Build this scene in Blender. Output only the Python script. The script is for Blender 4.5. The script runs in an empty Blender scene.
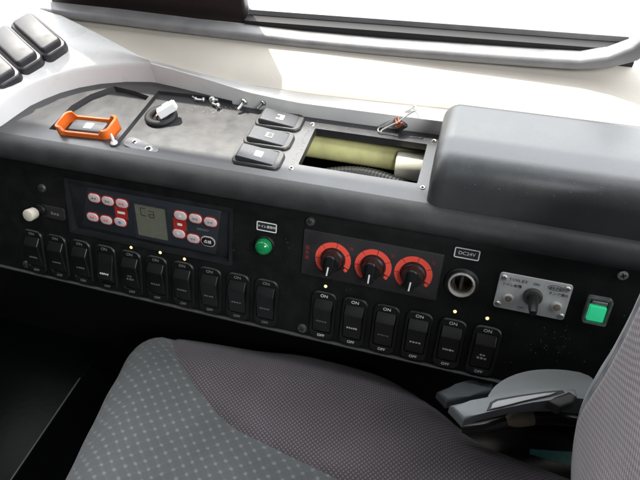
import bpy, bmesh, math, random
from mathutils import Vector, Matrix, Euler
from math import sin, cos, pi, radians as R_
random.seed(7)
S = bpy.context.scene
COL = S.collection

# ------------------------------------------------------------------ camera
CAM = Vector((0.13446412, -0.22840472, 0.37490152))
ROT = Euler((R_(40.74493617), R_(2.99627483), R_(16.43307519)), 'XYZ')
FPX = 543.709            # focal length in photo pixels (640 wide)
cd = bpy.data.cameras.new('camera'); cam = bpy.data.objects.new('camera', cd); COL.objects.link(cam)
cam.location = CAM; cam.rotation_euler = ROT
cd.sensor_width = 36; cd.lens = 36 * FPX / 640; cd.clip_start = 0.01; cd.clip_end = 200
S.camera = cam
RM = ROT.to_matrix()
TAU = R_(26.184863)       # the switch panel leans back this far from vertical

# survey helpers: where a sight line of the photograph meets a real plane of the console
def ray(px, py): return RM @ Vector(((px-320)/FPX, -(py-240)/FPX, -1))
def at_z(px, py, z):
    d = ray(px, py); return CAM + d*((z-CAM.z)/d.z)
def at_y(px, py, y):
    d = ray(px, py); return CAM + d*((y-CAM.y)/d.y)
def at_plane(px, py, p, n):
    d = ray(px, py); return CAM + d*((p-CAM).dot(n)/d.dot(n))
PN = Vector((0, -cos(TAU), sin(TAU))); PV = Vector((0, sin(TAU), cos(TAU)))
PROT = (pi/2-TAU, 0, 0)
def pw(u, v, off=0): return Vector((u, 0, 0)) + PV*v + PN*off      # panel u,v -> world
def on_panel(px, py, off=0):
    p = at_plane(px, py, PN*off, PN); return p.x, p.dot(PV)

# ------------------------------------------------------------------ materials
def mat(name, col, rough=.5, metal=0, bump=0, bscale=900, var=0, vscale=60, spec=.5, emit=None, trans=0, coat=0, ior=1.5):
    m = bpy.data.materials.new(name); m.use_nodes = True
    nt = m.node_tree; b = nt.nodes['Principled BSDF']
    b.inputs['Base Color'].default_value = (*col, 1); b.inputs['Roughness'].default_value = rough
    b.inputs['Metallic'].default_value = metal; b.inputs['Specular IOR Level'].default_value = spec
    b.inputs['Transmission Weight'].default_value = trans; b.inputs['Coat Weight'].default_value = coat
    b.inputs['IOR'].default_value = ior
    if emit:
        b.inputs['Emission Color'].default_value = (*emit[0], 1); b.inputs['Emission Strength'].default_value = emit[1]
    tc = nt.nodes.new('ShaderNodeTexCoord')
    if var:
        n = nt.nodes.new('ShaderNodeTexNoise'); n.inputs['Scale'].default_value = vscale; n.inputs['Detail'].default_value = 6
        nt.links.new(tc.outputs['Object'], n.inputs['Vector'])
        r = nt.nodes.new('ShaderNodeMapRange'); r.inputs[1].default_value = .3; r.inputs[2].default_value = .7
        r.inputs[3].default_value = 1-var; r.inputs[4].default_value = 1+var
        nt.links.new(n.outputs[0], r.inputs[0])
        h = nt.nodes.new('ShaderNodeVectorMath'); h.operation = 'SCALE'; h.inputs[0].default_value = col
        nt.links.new(r.outputs[0], h.inputs['Scale']); nt.links.new(h.outputs[0], b.inputs['Base Color'])
        r2 = nt.nodes.new('ShaderNodeMapRange'); r2.inputs[1].default_value = .3; r2.inputs[2].default_value = .7
        r2.inputs[3].default_value = max(.03, rough-.1); r2.inputs[4].default_value = min(1, rough+.1)
        nt.links.new(n.outputs[0], r2.inputs[0]); nt.links.new(r2.outputs[0], b.inputs['Roughness'])
    if bump:
        n = nt.nodes.new('ShaderNodeTexNoise'); n.inputs['Scale'].default_value = bscale; n.inputs['Detail'].default_value = 3
        nt.links.new(tc.outputs['Object'], n.inputs['Vector'])
        bp = nt.nodes.new('ShaderNodeBump'); bp.inputs['Strength'].default_value = bump; bp.inputs['Distance'].default_value = .0006
        nt.links.new(n.outputs[0], bp.inputs['Height']); nt.links.new(bp.outputs[0], b.inputs['Normal'])
    return m

def worn_plastic(name, col, dusty, rough, amount, scale=35, gr=.2):
    """black grained plastic with blotches of dust and scuffing of their own shape"""
    m = mat(name, col, rough, bump=gr, bscale=1500)
    nt = m.node_tree; b = nt.nodes['Principled BSDF']; tc = nt.nodes['Texture Coordinate']
    n = nt.nodes.new('ShaderNodeTexNoise'); n.inputs['Scale'].default_value = scale; n.inputs['Detail'].default_value = 8; n.inputs['Roughness'].default_value = .65
    nt.links.new(tc.outputs['Object'], n.inputs['Vector'])
    r = nt.nodes.new('ShaderNodeMapRange'); r.inputs[1].default_value = .42; r.inputs[2].default_value = .72; r.inputs[3].default_value = 0; r.inputs[4].default_value = amount
    nt.links.new(n.outputs[0], r.inputs[0])
    n2 = nt.nodes.new('ShaderNodeTexNoise'); n2.inputs['Scale'].default_value = 1400; n2.inputs['Detail'].default_value = 1
    nt.links.new(tc.outputs['Object'], n2.inputs['Vector'])
    r2 = nt.nodes.new('ShaderNodeMapRange'); r2.inputs[1].default_value = .69; r2.inputs[2].default_value = .75; r2.inputs[3].default_value = 0; r2.inputs[4].default_value = amount*1.2
    nt.links.new(n2.outputs[0], r2.inputs[0])
    ad = nt.nodes.new('ShaderNodeMath'); ad.operation = 'ADD'; ad.use_clamp = True
    nt.links.new(r.outputs[0], ad.inputs[0]); nt.links.new(r2.outputs[0], ad.inputs[1])
    mx = nt.nodes.new('ShaderNodeMix'); mx.data_type = 'RGBA'
    mx.inputs[6].default_value = (*col, 1); mx.inputs[7].default_value = (*dusty, 1)
    nt.links.new(ad.outputs[0], mx.inputs[0]); nt.links.new(mx.outputs[2], b.inputs['Base Color'])
    r3 = nt.nodes.new('ShaderNodeMapRange'); r3.inputs[1].default_value = .3; r3.inputs[2].default_value = .7; r3.inputs[3].default_value = rough-.04; r3.inputs[4].default_value = rough+.07
    nt.links.new(n.outputs[0], r3.inputs[0]); nt.links.new(r3.outputs[0], b.inputs['Roughness'])
    return m

def fabric(name, base, dot, pitch, ang, lo, hi, bump, rough=.85, aspect=1.0, fine=0):
    """woven cloth: a diagonal lattice of raised dots in metres of the UV map"""
    m = mat(name, base, rough, spec=.25)
    nt = m.node_tree; b = nt.nodes['Principled BSDF']; L = nt.links.new
    b.inputs['Sheen Weight'].default_value = .25; b.inputs['Sheen Roughness'].default_value = .5
    uv = nt.nodes.new('ShaderNodeUVMap')
    mp = nt.nodes.new('ShaderNodeMapping'); mp.inputs['Rotation'].default_value = (0, 0, ang)
    k = 2*pi/pitch; mp.inputs['Scale'].default_value = (k, k*aspect, 1)
    wob = nt.nodes.new('ShaderNodeTexNoise'); wob.inputs['Scale'].default_value = 45; wob.inputs['Detail'].default_value = 2
    L(uv.outputs[0], wob.inputs['Vector'])
    ws = nt.nodes.new('ShaderNodeVectorMath'); ws.operation = 'SCALE'; ws.inputs['Scale'].default_value = pitch*.5
    L(wob.outputs[1], ws.inputs[0])
    wa = nt.nodes.new('ShaderNodeVectorMath'); wa.operation = 'ADD'; L(uv.outputs[0], wa.inputs[0]); L(ws.outputs[0], wa.inputs[1])
    L(wa.outputs[0], mp.inputs['Vector'])
    sp = nt.nodes.new('ShaderNodeSeparateXYZ'); L(mp.outputs[0], sp.inputs[0])
    def M(op, a, bb=None):
        n = nt.nodes.new('ShaderNodeMath'); n.operation = op
        for i, v in enumerate((a, bb)):
            if v is None: continue
            if isinstance(v, (int, float)): n.inputs[i].default_value = v
            else: L(v, n.inputs[i])
        return n.outputs[0]
    sx = M('SINE', sp.outputs[0]); sy = M('SINE', sp.outputs[1])
    if fine:
        px_ = M('POWER', M('MAXIMUM', sx, 0), 1.5); py_ = M('POWER', M('MAXIMUM', sy, 0), 1.5)
        h = M('ADD', M('ADD', M('MULTIPLY', px_, .20), M('MULTIPLY', py_, .26)), M('MULTIPLY', M('MULTIPLY', px_, py_), .55))
    else: h = M('ADD', M('MULTIPLY', M('ADD', sx, sy), .25), .5)
    if fine:
        fx = M('SINE', M('MULTIPLY', sp.outputs[0], fine)); fy = M('SINE', M('MULTIPLY', sp.outputs[1], fine))
        h = M('ADD', h, M('MULTIPLY', M('MULTIPLY', fx, fy), .08))
    fz = nt.nodes.new('ShaderNodeTexNoise'); fz.inputs['Scale'].default_value = 1600; L(uv.outputs[0], fz.inputs['Vector'])
    h2 = M('ADD', h, M('MULTIPLY', M('SUBTRACT', fz.outputs[0], .5), .45))
    mr = nt.nodes.new('ShaderNodeMapRange'); mr.interpolation_type = 'SMOOTHSTEP'
    mr.inputs[1].default_value = lo; mr.inputs[2].default_value = hi
    L(h2, mr.inputs[0])
    mx = nt.nodes.new('ShaderNodeMix'); mx.data_type = 'RGBA'
    mx.inputs[6].default_value = (*base, 1); mx.inputs[7].default_value = (*dot, 1)
    L(mr.outputs[0], mx.inputs[0])
    st = nt.nodes.new('ShaderNodeTexNoise'); st.inputs['Scale'].default_value = 14; st.inputs['Detail'].default_value = 5; L(uv.outputs[0], st.inputs['Vector'])
    sr = nt.nodes.new('ShaderNodeMapRange'); sr.inputs[1].default_value = .3; sr.inputs[2].default_value = .7; sr.inputs[3].default_value = .86; sr.inputs[4].default_value = 1.14
    L(st.outputs[0], sr.inputs[0])
    sc = nt.nodes.new('ShaderNodeVectorMath'); sc.operation = 'SCALE'; L(mx.outputs[2], sc.inputs[0]); L(sr.outputs[0], sc.inputs['Scale'])
    L(sc.outputs[0], b.inputs['Base Color'])
    bp = nt.nodes.new('ShaderNodeBump'); bp.inputs['Strength'].default_value = bump; bp.inputs['Distance'].default_value = pitch*.25
    L(h2, bp.inputs['Height']); L(bp.outputs[0], b.inputs['Normal'])
    return m

M = {}
M['top'] = worn_plastic('console top plastic', (.033, .034, .037), (.11, .10, .092), .33, .12, 55, .08)
M['top'].node_tree.nodes['Principled BSDF'].inputs['Specular IOR Level'].default_value = .9
M['lip'] = worn_plastic('console lip plastic', (.029, .030, .030), (.11, .11, .105), .42, .18, 45, .15)
M['box'] = worn_plastic('cover plastic', (.054, .057, .060), (.17, .17, .165), .36, .18, 30, .12)
M['box'].node_tree.nodes['Principled BSDF'].inputs['Specular IOR Level'].default_value = .8
M['panel'] = worn_plastic('switch panel plastic', (.006, .0065, .006), (.03, .03, .028), .5, .25, 60)
M['panel'].node_tree.nodes['Principled BSDF'].inputs['Specular IOR Level'].default_value = .25
M['black'] = mat('black plastic', (.0055, .0055, .0055), .42, bump=.2, bscale=1200)
M['rocker'] = mat('rocker plastic', (.0085, .0085, .0085), .36, bump=.15, bscale=1500, var=.2)
M['dashrocker'] = mat('dash rocker plastic', (.045, .045, .050), .42, bump=.1, bscale=1500, var=.1)
M['dashbezel'] = mat('dash bezel plastic', (.035, .034, .038), .4, bump=.1, bscale=1500, var=.1)
M['greyrocker'] = mat('grey rocker plastic', (.055, .057, .063), .38, spec=.7, bump=.3, bscale=1500, var=.12)
M['greybezel'] = mat('grey bezel plastic', (.05, .05, .049), .36, spec=.6, bump=.3, bscale=1500, var=.2)
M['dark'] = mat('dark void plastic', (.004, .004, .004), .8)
M['white'] = mat('white dashboard plastic', (.74, .73, .72), .32, bump=.1, bscale=1200, var=.02)
M['strip'] = mat('silver white trim', (.70, .69, .675), .35, bump=.1, bscale=1200, var=.04)
M['sill'] = mat('beige wall trim', (.57, .525, .46), .6, bump=.15, bscale=800, var=.04, vscale=25)
M['alu'] = mat('brushed aluminium', (.25, .247, .25), .5, .1, bump=.2, bscale=700, var=.12)
M['railblock'] = mat('dark brown pillar trim', (.018, .010, .010), .5, bump=.2)
M['rubber'] = mat('black rubber', (.014, .013, .013), .6, bump=.2)
def thin_glass(name):
    m = bpy.data.materials.new(name); m.use_nodes = True; nt = m.node_tree; nt.nodes.clear()
    t = nt.nodes.new('ShaderNodeBsdfTransparent'); g = nt.nodes.new('ShaderNodeBsdfGlossy'); g.inputs['Roughness'].default_value = .02
    mx = nt.nodes.new('ShaderNodeMixShader'); mx.inputs[0].default_value = .05; o = nt.nodes.new('ShaderNodeOutputMaterial')
    nt.links.new(t.outputs[0], mx.inputs[1]); nt.links.new(g.outputs[0], mx.inputs[2]); nt.links.new(mx.outputs[0], o.inputs[0]); return m
M['glass'] = thin_glass('window glass')
M['orange'] = mat('orange guard plastic', (.80, .16, .022), .33, bump=.1, bscale=900, var=.05)
M['whitep'] = mat('white nylon', (.82, .82, .80), .4)
M['cream'] = mat('ivory plastic', (.62, .58, .47), .4, bump=.1)
M['steel'] = mat('zinc plated steel', (.62, .62, .60), .3, .9, bump=.3, bscale=1500, var=.15)
M['darksteel'] = mat('dull screw steel', (.16, .155, .15), .4, .8, bump=.2)
M['chrome'] = mat('chrome ring', (.74, .73, .70), .30, .55)
M['brass'] = mat('aged brass', (.30, .26, .19), .45, .4, var=.2)
M['plate'] = mat('toilet plate metal', (.66, .67, .65), .42, .15, bump=.3, bscale=1100, var=.1, vscale=140)
M['platemetal'] = mat('bracket plate metal', (.20, .20, .205), .4, .3, bump=.25, var=.15, vscale=140)
M['ink'] = mat('black ink', (.02, .02, .022), .6)
M['greyink'] = mat('grey ink', (.10, .10, .10), .6)
M['print'] = mat('white print', (.86, .86, .84), .5)
M['dimprint'] = mat('dimmed white print', (.20, .20, .195), .5)  # white print darkened; on the left switches it holds that end's shade
M['redprint'] = mat('red print', (.95, .10, .065), .45)
M['dimred'] = mat('dark red print', (.30, .03, .025), .45)
M['red'] = mat('red enamel', (.42, .03, .02), .4)
M['pinkbtn'] = mat('pale rubber button', (.66, .54, .53), .5, bump=.15)
M['bluebtn'] = mat('pale blue print', (.12, .25, .60), .5)
M['dialplate'] = mat('dial plate plastic', (.020, .019, .020), .5, bump=.3, bscale=1500, var=.15)
M['climate'] = mat('controller plastic', (.014, .015, .017), .46, bump=.3, bscale=1500, var=.15)
M['slate'] = mat('controller face', (.026, .031, .037), .4, bump=.1)
M['lcd'] = mat('lcd glass', (.15, .155, .115), .25, var=.04)
M['lcdink'] = mat('lcd segment', (.020, .022, .014), .3)
M['greendome'] = mat('green lamp lens', (.006, .20, .06), .12, coat=.6, emit=((.0, .20, .06), .10))
M['greenlit'] = mat('lit green lens', (.04, .58, .27), .3, emit=((.03, .62, .28), .42))
M['clear'] = mat('clear plastic housing', (.75, .8, .78), .08, trans=.85)
M['amber'] = mat('lit amber indicator', (.8, .65, .3), .3, emit=((1, .82, .40), .9))
M['chromeyellow'] = mat('painted pipe', (.78, .75, .34), .45, var=.12, vscale=80)
M['paleyellow'] = mat('pale sun patch', (.95, .93, .76), .6)
M['copper'] = mat('orange brown paint', (.30, .09, .05), .4, .3)
M['greyplastic'] = mat('light grey plastic', (.175, .19, .195), .45, bump=.25, bscale=1200, var=.06)
M['midgrey'] = mat('mid grey plastic', (.10, .112, .118), .45, bump=.25, bscale=1200, var=.06)
M['silver'] = mat('pale grey insert', (.36, .36, .37), .35, bump=.1)
M['gloss'] = mat('glossy black', (.012, .011, .010), .22, bump=.1, bscale=200)
M['teal'] = mat('teal label', (.04, .24, .23), .4, var=.3, vscale=400)
M['floor'] = mat('floor rubber', (.010, .011, .010), .35, bump=.4, bscale=300)
M['dust'] = mat('dust flecks', (.40, .39, .37), .9)
M['stepblack'] = mat('step panel black', (.002, .003, .0025), .34, bump=.2, bscale=150, spec=.1)
M['dulledge'] = mat('dull metal edge', (.06, .065, .06), .5, .4)
M['bolster'] = fabric('purple grey mesh cloth', (.066, .056, .062), (.172, .154, .165), .0027, R_(38), .50, 1.0, .4, aspect=1.15)
M['quilt'] = fabric('grey quilted cloth', (.082, .087, .089), (.162, .169, .170), .0086, R_(48), .05, 1.0, .35, aspect=1.25, fine=5)
M['pink'] = fabric('pale mauve mesh cloth', (.11, .088, .095), (.205, .178, .186), .0030, R_(45), .35, .75, .5)
M['ribbed'] = fabric('grey ribbed cloth', (.085, .087, .094), (.155, .155, .164), .0030, R_(90), .40, .75, .45, aspect=.12)
M['bead'] = mat('panel bead', (.03, .03, .028), .5, bump=.2, var=.3)

# ------------------------------------------------------------------ mesh helpers
def finish(name, bm, m, parent=None, loc=None, rot=None, smooth=40, kind=None):
    bmesh.ops.recalc_face_normals(bm, faces=bm.faces[:])
    me = bpy.data.meshes.new(name); bm.to_mesh(me); bm.free()
    me.materials.append(m)
    if smooth:
        me.shade_smooth(); me.set_sharp_from_angle(angle=R_(smooth))
    o = bpy.data.objects.new(name, me); COL.objects.link(o)
    if parent: o.parent = parent
    if loc is not None: o.location = loc
    if rot is not None: o.rotation_euler = rot
    if kind: o['kind'] = kind
    return o
def thing(name, label, cat, loc=(0, 0, 0), rot=(0, 0, 0), group=None):
    o = bpy.data.objects.new(name, None); COL.objects.link(o)
    o.location = loc; o.rotation_euler = rot; o.empty_display_size = .01
    o['label'] = label; o['category'] = cat
    if group: o['group'] = group
    return o
def tag(o, label, cat, group=None):
    o['label'] = label; o['category'] = cat
    if group: o['group'] = group
    return o
def rr(w, h, r, cx=0, cy=0, n=6):
    r = min(r, w/2-1e-6, h/2-1e-6); out = []
    for sx, sy, a0 in ((1, 1, 0), (-1, 1, 90), (-1, -1, 180), (1, -1, 270)):
        for i in range(n+1):
            a = R_(a0 + 90*i/n)
            out.append((cx + sx*(w/2-r) + r*cos(a), cy + sy*(h/2-r) + r*sin(a)))
    return out
def prism(bm, pts, z0, z1, bev=0, seg=2):
    n = len(pts)
    lo = [bm.verts.new((x, y, z0)) for x, y in pts]; hi = [bm.verts.new((x, y, z1)) for x, y in pts]
    fs = [bm.faces.new(hi), bm.faces.new(lo[::-1])]
    for i in range(n): bm.faces.new((lo[i], lo[(i+1) % n], hi[(i+1) % n], hi[i]))
    if bev:
        es = [e for e in fs[0].edges]
        bmesh.ops.bevel(bm, geom=es, offset=bev, segments=seg, profile=.5, affect='EDGES', clamp_overlap=True)
def box(bm, x0, x1, y0, y1, z0, z1, bev=0): prism(bm, [(x0, y0), (x1, y0), (x1, y1), (x0, y1)], z0, z1, bev)
def rprism(bm, w, h, r, z0, z1, bev=0, cx=0, cy=0, n=6, seg=3):
    """rounded rectangle block whose top edge is rounded by nested rings"""
    rings = [(0, z0)]
    if bev:
        for i in range(seg+1):
            a = pi/2*i/seg; rings.append((bev*(1-cos(a)), z1-bev+bev*sin(a)))
    else: rings.append((0, z1))
    prev = None
    for ins, z in rings:
        vs = [bm.verts.new((x, y, z)) for x, y in rr(w-2*ins, h-2*ins, max(r-ins, 1e-5), cx, cy, n)]
        if prev:
            for i in range(len(vs)): j = (i+1) % len(vs); bm.faces.new((prev[i], prev[j], vs[j], vs[i]))
        else: bm.faces.new(vs[::-1])
        prev = vs
    bm.faces.new(prev)
def ringprism(bm, outer, inner, z0, z1):
    """frame between two outlines of equal point count"""
    n = len(outer)
    V = [[bm.verts.new((x, y, z)) for x, y in p] for p, z in ((outer, z0), (outer, z1), (inner, z1), (inner, z0))]
    for k in range(4):
        a, b = V[k], V[(k+1) % 4]
        for i in range(n): j = (i+1) % n; bm.faces.new((a[i], a[j], b[j], b[i]))
def lathe(bm, prof, n=36, cx=0, cy=0):
    prev = None
    for r, z in prof:
        if r < 1e-7: vs = [bm.verts.new((cx, cy, z))]
        else: vs = [bm.verts.new((cx+r*cos(2*pi*i/n), cy+r*sin(2*pi*i/n), z)) for i in range(n)]
        if prev:
            for i in range(n):
                j = (i+1) % n
                if len(vs) == 1 and len(prev) > 1: bm.faces.new((prev[i], prev[j], vs[0]))
                elif len(prev) == 1 and len(vs) > 1: bm.faces.new((prev[0], vs[j], vs[i]))
                elif len(vs) > 1: bm.faces.new((prev[i], prev[j], vs[j], vs[i]))
        prev = vs
def tube(bm, pts, r, n=10, cap=True):
    pts = [Vector(p) for p in pts]; rings = []
    up = None
    for i, p in enumerate(pts):
        t = (pts[min(i+1, len(pts)-1)]-pts[max(i-1, 0)]).normalized()
        if up is None: up = t.orthogonal().normalized()
        a = (up - t*up.dot(t)).normalized(); up = a; b = t.cross(a)
        rk = r[i] if isinstance(r, (list, tuple)) else r
        rings.append([bm.verts.new(p + a*rk*cos(2*pi*k/n) + b*rk*sin(2*pi*k/n)) for k in range(n)])
    for A, B in zip(rings, rings[1:]):
        for k in range(n): j = (k+1) % n; bm.faces.new((A[k], A[j], B[j], B[k]))
    if cap: bm.faces.new(rings[0][::-1]); bm.faces.new(rings[-1])
def xloft(bm, prof, xs):
    """closed (y,z) profile extruded along x"""
    rings = [[bm.verts.new((x, y, z)) for y, z in (prof(x) if callable(prof) else prof)] for x in xs]
    n = len(rings[0])
    for A, B in zip(rings, rings[1:]):
        for k in range(n): j = (k+1) % n; bm.faces.new((A[k], A[j], B[j], B[k]))
    bm.faces.new(rings[0][::-1]); bm.faces.new(rings[-1])
def loft(bm, rows, closed=False):
    V = [[bm.verts.new(p) for p in r] for r in rows]
    for A, B in zip(V, V[1:]):
        m = len(A)
        for k in range(m if closed else m-1): j = (k+1) % m; bm.faces.new((A[k], A[j], B[j], B[k]))
    return V
def cut(o, cutters):
    """boolean difference of bmesh cutters (in o's own space), applied"""
    for bm in cutters:
        bmesh.ops.recalc_face_normals(bm, faces=bm.faces[:])
        me = bpy.data.meshes.new('cutter'); bm.to_mesh(me); bm.free()
        c = bpy.data.objects.new('cutter', me); COL.objects.link(c)
        c.matrix_world = o.matrix_world.copy()
        md = o.modifiers.new('cut', 'BOOLEAN'); md.object = c; md.operation = 'DIFFERENCE'; md.solver = 'EXACT'
        bpy.context.view_layer.update()
        new = bpy.data.meshes.new_from_object(o.evaluated_get(bpy.context.evaluated_depsgraph_get()))
        o.modifiers.clear(); old = o.data; nm = old.name; o.data = new; bpy.data.meshes.remove(old); new.name = nm
        bpy.data.objects.remove(c); bpy.data.meshes.remove(me)
    o.data.shade_smooth(); o.data.set_sharp_from_angle(angle=R_(35))
def lerp(tab, x):
    if x <= tab[0][0]: return tab[0][1]
    for (a, va), (b, vb) in zip(tab, tab[1:]):
        if x <= b: return va + (vb-va)*(x-a)/(b-a)
    return tab[-1][1]
_tc = {}
def text(name, s, size, m, parent, loc, rot=(0, 0, 0), sx=1.0, thick=.00006):
    key = (s, size, sx, m.name)
    if key not in _tc:
        cu = bpy.data.curves.new('lettering', 'FONT'); cu.body = s; cu.size = size; cu.align_x = 'CENTER'; cu.align_y = 'CENTER'; cu.extrude = thick
        t = bpy.data.objects.new('lettering', cu); COL.objects.link(t)
        bpy.context.view_layer.update()
        me = bpy.data.meshes.new_from_object(t.evaluated_get(bpy.context.evaluated_depsgraph_get()))
        bpy.data.objects.remove(t); bpy.data.curves.remove(cu)
        me.name = name; me.materials.clear(); me.materials.append(m)
        me.transform(Matrix.Diagonal((sx, 1, 1, 1)))
        _tc[key] = me
    o = bpy.data.objects.new(name, _tc[key]); COL.objects.link(o); o.parent = parent; o.location = loc; o.rotation_euler = rot
    return o
def copy_tree(o, parent=None):
    c = o.copy(); COL.objects.link(c)
    if parent is not None: c.parent = parent
    for ch in list(o.children): copy_tree(ch, c)
    return c
def strokes(bm, w, h, cx, cy, z, n, rnd):
    """worn illegible characters: short strokes"""
    cw = w/n
    for i in range(n):
        x0 = cx-w/2+i*cw
        for k in range(7):
            zz = z+.00001*k
            if k % 2:
                yy = cy + h*(-.42+.28*(k//2)+.08*rnd.random()); a_ = cw*(.08+.25*rnd.random()); box(bm, x0+a_, x0+a_+cw*(.3+.35*rnd.random()), yy-h*.05, yy+h*.05, zz, zz+.0001)
            else:
                xx = x0 + cw*(.14+.2*(k//2)+.1*rnd.random()); box(bm, xx-cw*.045, xx+cw*.045, cy-h*(.15+.35*rnd.random()), cy+h*(.1+.4*rnd.random()), zz, zz+.0001)

# ================================================================== SETTING
ZT = .095
# ---- sky beyond the windows
def build_sky():
    bm = bmesh.new(); rows = []
    for el in range(-80, 81, 10):
        rows.append([(14*cos(R_(el))*cos(R_(a)), 14*cos(R_(el))*sin(R_(a)), 14*sin(R_(el))) for a in range(-5, 177, 10)])
    loft(bm, rows)
    m = bpy.data.materials.new('bright hazy sky'); m.use_nodes = True; nt = m.node_tree; nt.nodes.clear()
    e = nt.nodes.new('ShaderNodeEmission'); e.inputs[0].default_value = (.93, .96, 1, 1); e.inputs[1].default_value = SKY
    out = nt.nodes.new('ShaderNodeOutputMaterial'); nt.links.new(e.outputs[0], out.inputs[0])
    finish('sky', bm, m, kind='structure')
SKY = 5.2
build_sky()
w = bpy.data.worlds.new('World'); S.world = w; w.use_nodes = True
w.node_tree.nodes['Background'].inputs[0].default_value = (.9, .95, 1, 1); w.node_tree.nodes['Background'].inputs[1].default_value = .022

# ---- sun through the side window
SUND = Vector((.055, -.065, -.0851*math.tan(R_(58)))).normalized()
ld = bpy.data.lights.new('sunlight', 'SPOT'); ld.energy = 4*pi*81*5.0; ld.spot_size = R_(14); ld.spot_blend = .1; ld.shadow_soft_size = .06; ld.color = (1, .95, .86)
lo = bpy.data.objects.new('sunlight', ld); COL.objects.link(lo)
lo.location = Vector((.1, .12, .1)) - SUND*9; lo.rotation_euler = SUND.to_track_quat('-Z', 'Y').to_euler()

# soft daylight from the opposite windows of the cabin
la_ = bpy.data.lights.new('cabin_light', 'AREA'); la_.shape = 'RECTANGLE'; la_.size = .7; la_.size_y = .35; la_.energy = 9; la_.color = (.94, .97, 1)
lb_ = bpy.data.objects.new('cabin_light', la_); COL.objects.link(lb_); lb_.location = (.75, -.60, .85)
lb_.rotation_euler = (Vector((.06, 0, .03))-lb_.location).to_track_quat('-Z', 'Y').to_euler()

# ================================================================== CONSOLE
con = thing('side_console', 'long black plastic driver side console with slanted switch panel and cut-out top', 'console')
# top plate with two sunken fields and the opening
bm = bmesh.new()
prism(bm, [(-.36, .0505), (.46, .0505), (.46, .158), (-.36, .158)], .0855, ZT)
top = finish('top_plate', bm, M['top'], con)
c1 = bmesh.new()
prism(c1, [(-.211, .064), (-.1475, .064), (-.1475, .127), (-.165, .1315), (-.1885, .1345), (-.2035, .118), (-.2112, .0985)], ZT-.0048, .2)
c2 = bmesh.new()
prism(c2, [(-.1433, .0575), (.1225, .0575), (.1225, .1325), (-.04, .1345), (-.10, .1385), (-.1433, .1365)], ZT-.0032, .2)
c3 = bmesh.new(); prism(c3, rr(.0936, .0465, .0012, .0592, .0958, 3), .05, .2)
cut(top, [c1, c2, c3])
FZ = ZT-.0032
bm = bmesh.new()
xloft(bm, [(.0505, .0951), (.0470, .0949), (.0430, .0938), (.0395, .0918), (.0366, .0890), (.0348, .0858), (.0342, .0828), (.0345, .0805), (.0355, .0795), (.0375, .0792), (.0500, .0792)], [-.42, -.2, 0, .2, .46])
finish('front_lip', bm, M['lip'], con)
# slanted switch panel
bm = bmesh.new(); box(bm, -.42, .46, -.0265, .0885, -.003, 0, .0008)
pan = finish('switch_panel', bm, M['panel'], con, rot=PROT)
bpy.context.view_layer.update()
cc = bmesh.new(); prism(cc, rr(.153, .0475, .0015, -.1095, .0527, 3), -.02, .02)
cut(pan, [cc])
bm = bmesh.new(); xloft(bm, [(-.0263, -.0005), (-.0258, .0018), (-.0246, .0024), (-.0236, .0016), (-.0232, -.0003)], [-.42, .46])
finish('panel_bead', bm, M['bead'], con, rot=PROT)
# body below and behind
bm = bmesh.new(); xloft(bm, [(-.009, -.027), (.002, -.031), (.012, -.06), (.016, -.30), (.03, -.30), (.03, -.03), (.0, -.024)], [-.42, .46])
finish('lower_body', bm, M['black'], con)
bm = bmesh.new(); xloft(bm, [(.012, -.02), (.17, -.02), (.17, -.024), (.012, -.024)], [-.42, .46])
finish('inner_floor', bm, M['dark'], con)
# worn screw holes round the opening
bm = bmesh.new()
for i, (hx, hy) in enumerate(((.0085, .1235), (.1105, .1238), (.1105, .0688), (.0085, .0672))):
    b2 = bmesh.new(); lathe(b2, [(.0, FZ+.00025), (.0007, FZ+.0002), (.0007, FZ+.0005), (.0017, FZ+.0007), (.0022, FZ+.0001)], 20, hx, hy)
    h = finish('screw_hole', b2, M['steel'], con)
    b2 = bmesh.new(); lathe(b2, [(.0, FZ+.0008), (.00105, FZ+.00075), (.0011, FZ+.0003)], 14, hx, hy)
    finish('hole_bore', b2, M['dark'], h)
bm.free()
# scuffed white rubbing left by a removed fitting, an irregular smear
bm = bmesh.new()

# ---- raised cover on the console, right
BX0, BX1, BY0, BY1, BH = .1155, .47, .0475, .1300, .0350
bm = bmesh.new()
def boxprof(x):
    e = max(0, 1-(x-BX0)/.012); e2 = .012*(1-math.sqrt(max(0, 1-e*e)))
    pts = []
    rf, rb = .0185, .009
    z1 = .0915+BH+.003-e2; y0 = BY0+e2*.6; y1 = BY1-e2*.3
    pts.append((y0, .0915)); pts.append((y0+.0008, .0955))
    for i in range(9):
        a = pi/2*i/8; pts.append((y0+.0045+rf-rf*cos(a), z1-rf+rf*sin(a)))
    for i in range(7):
        a = pi/2*i/6; pts.append((y1-rb+rb*sin(a), z1-rb+rb*cos(a)))
    pts.append((y1, .0915))
    return pts
xloft(bm, boxprof, [BX0+.012*(1-cos(pi/2*i/8)) for i in range(9)]+[.2, .3, BX1])
o = finish('console_cover', bm, M['box'], smooth=60)
tag(o, 'big rounded charcoal plastic cover raised on the console top beside the cut-out opening', 'cover')

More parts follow.
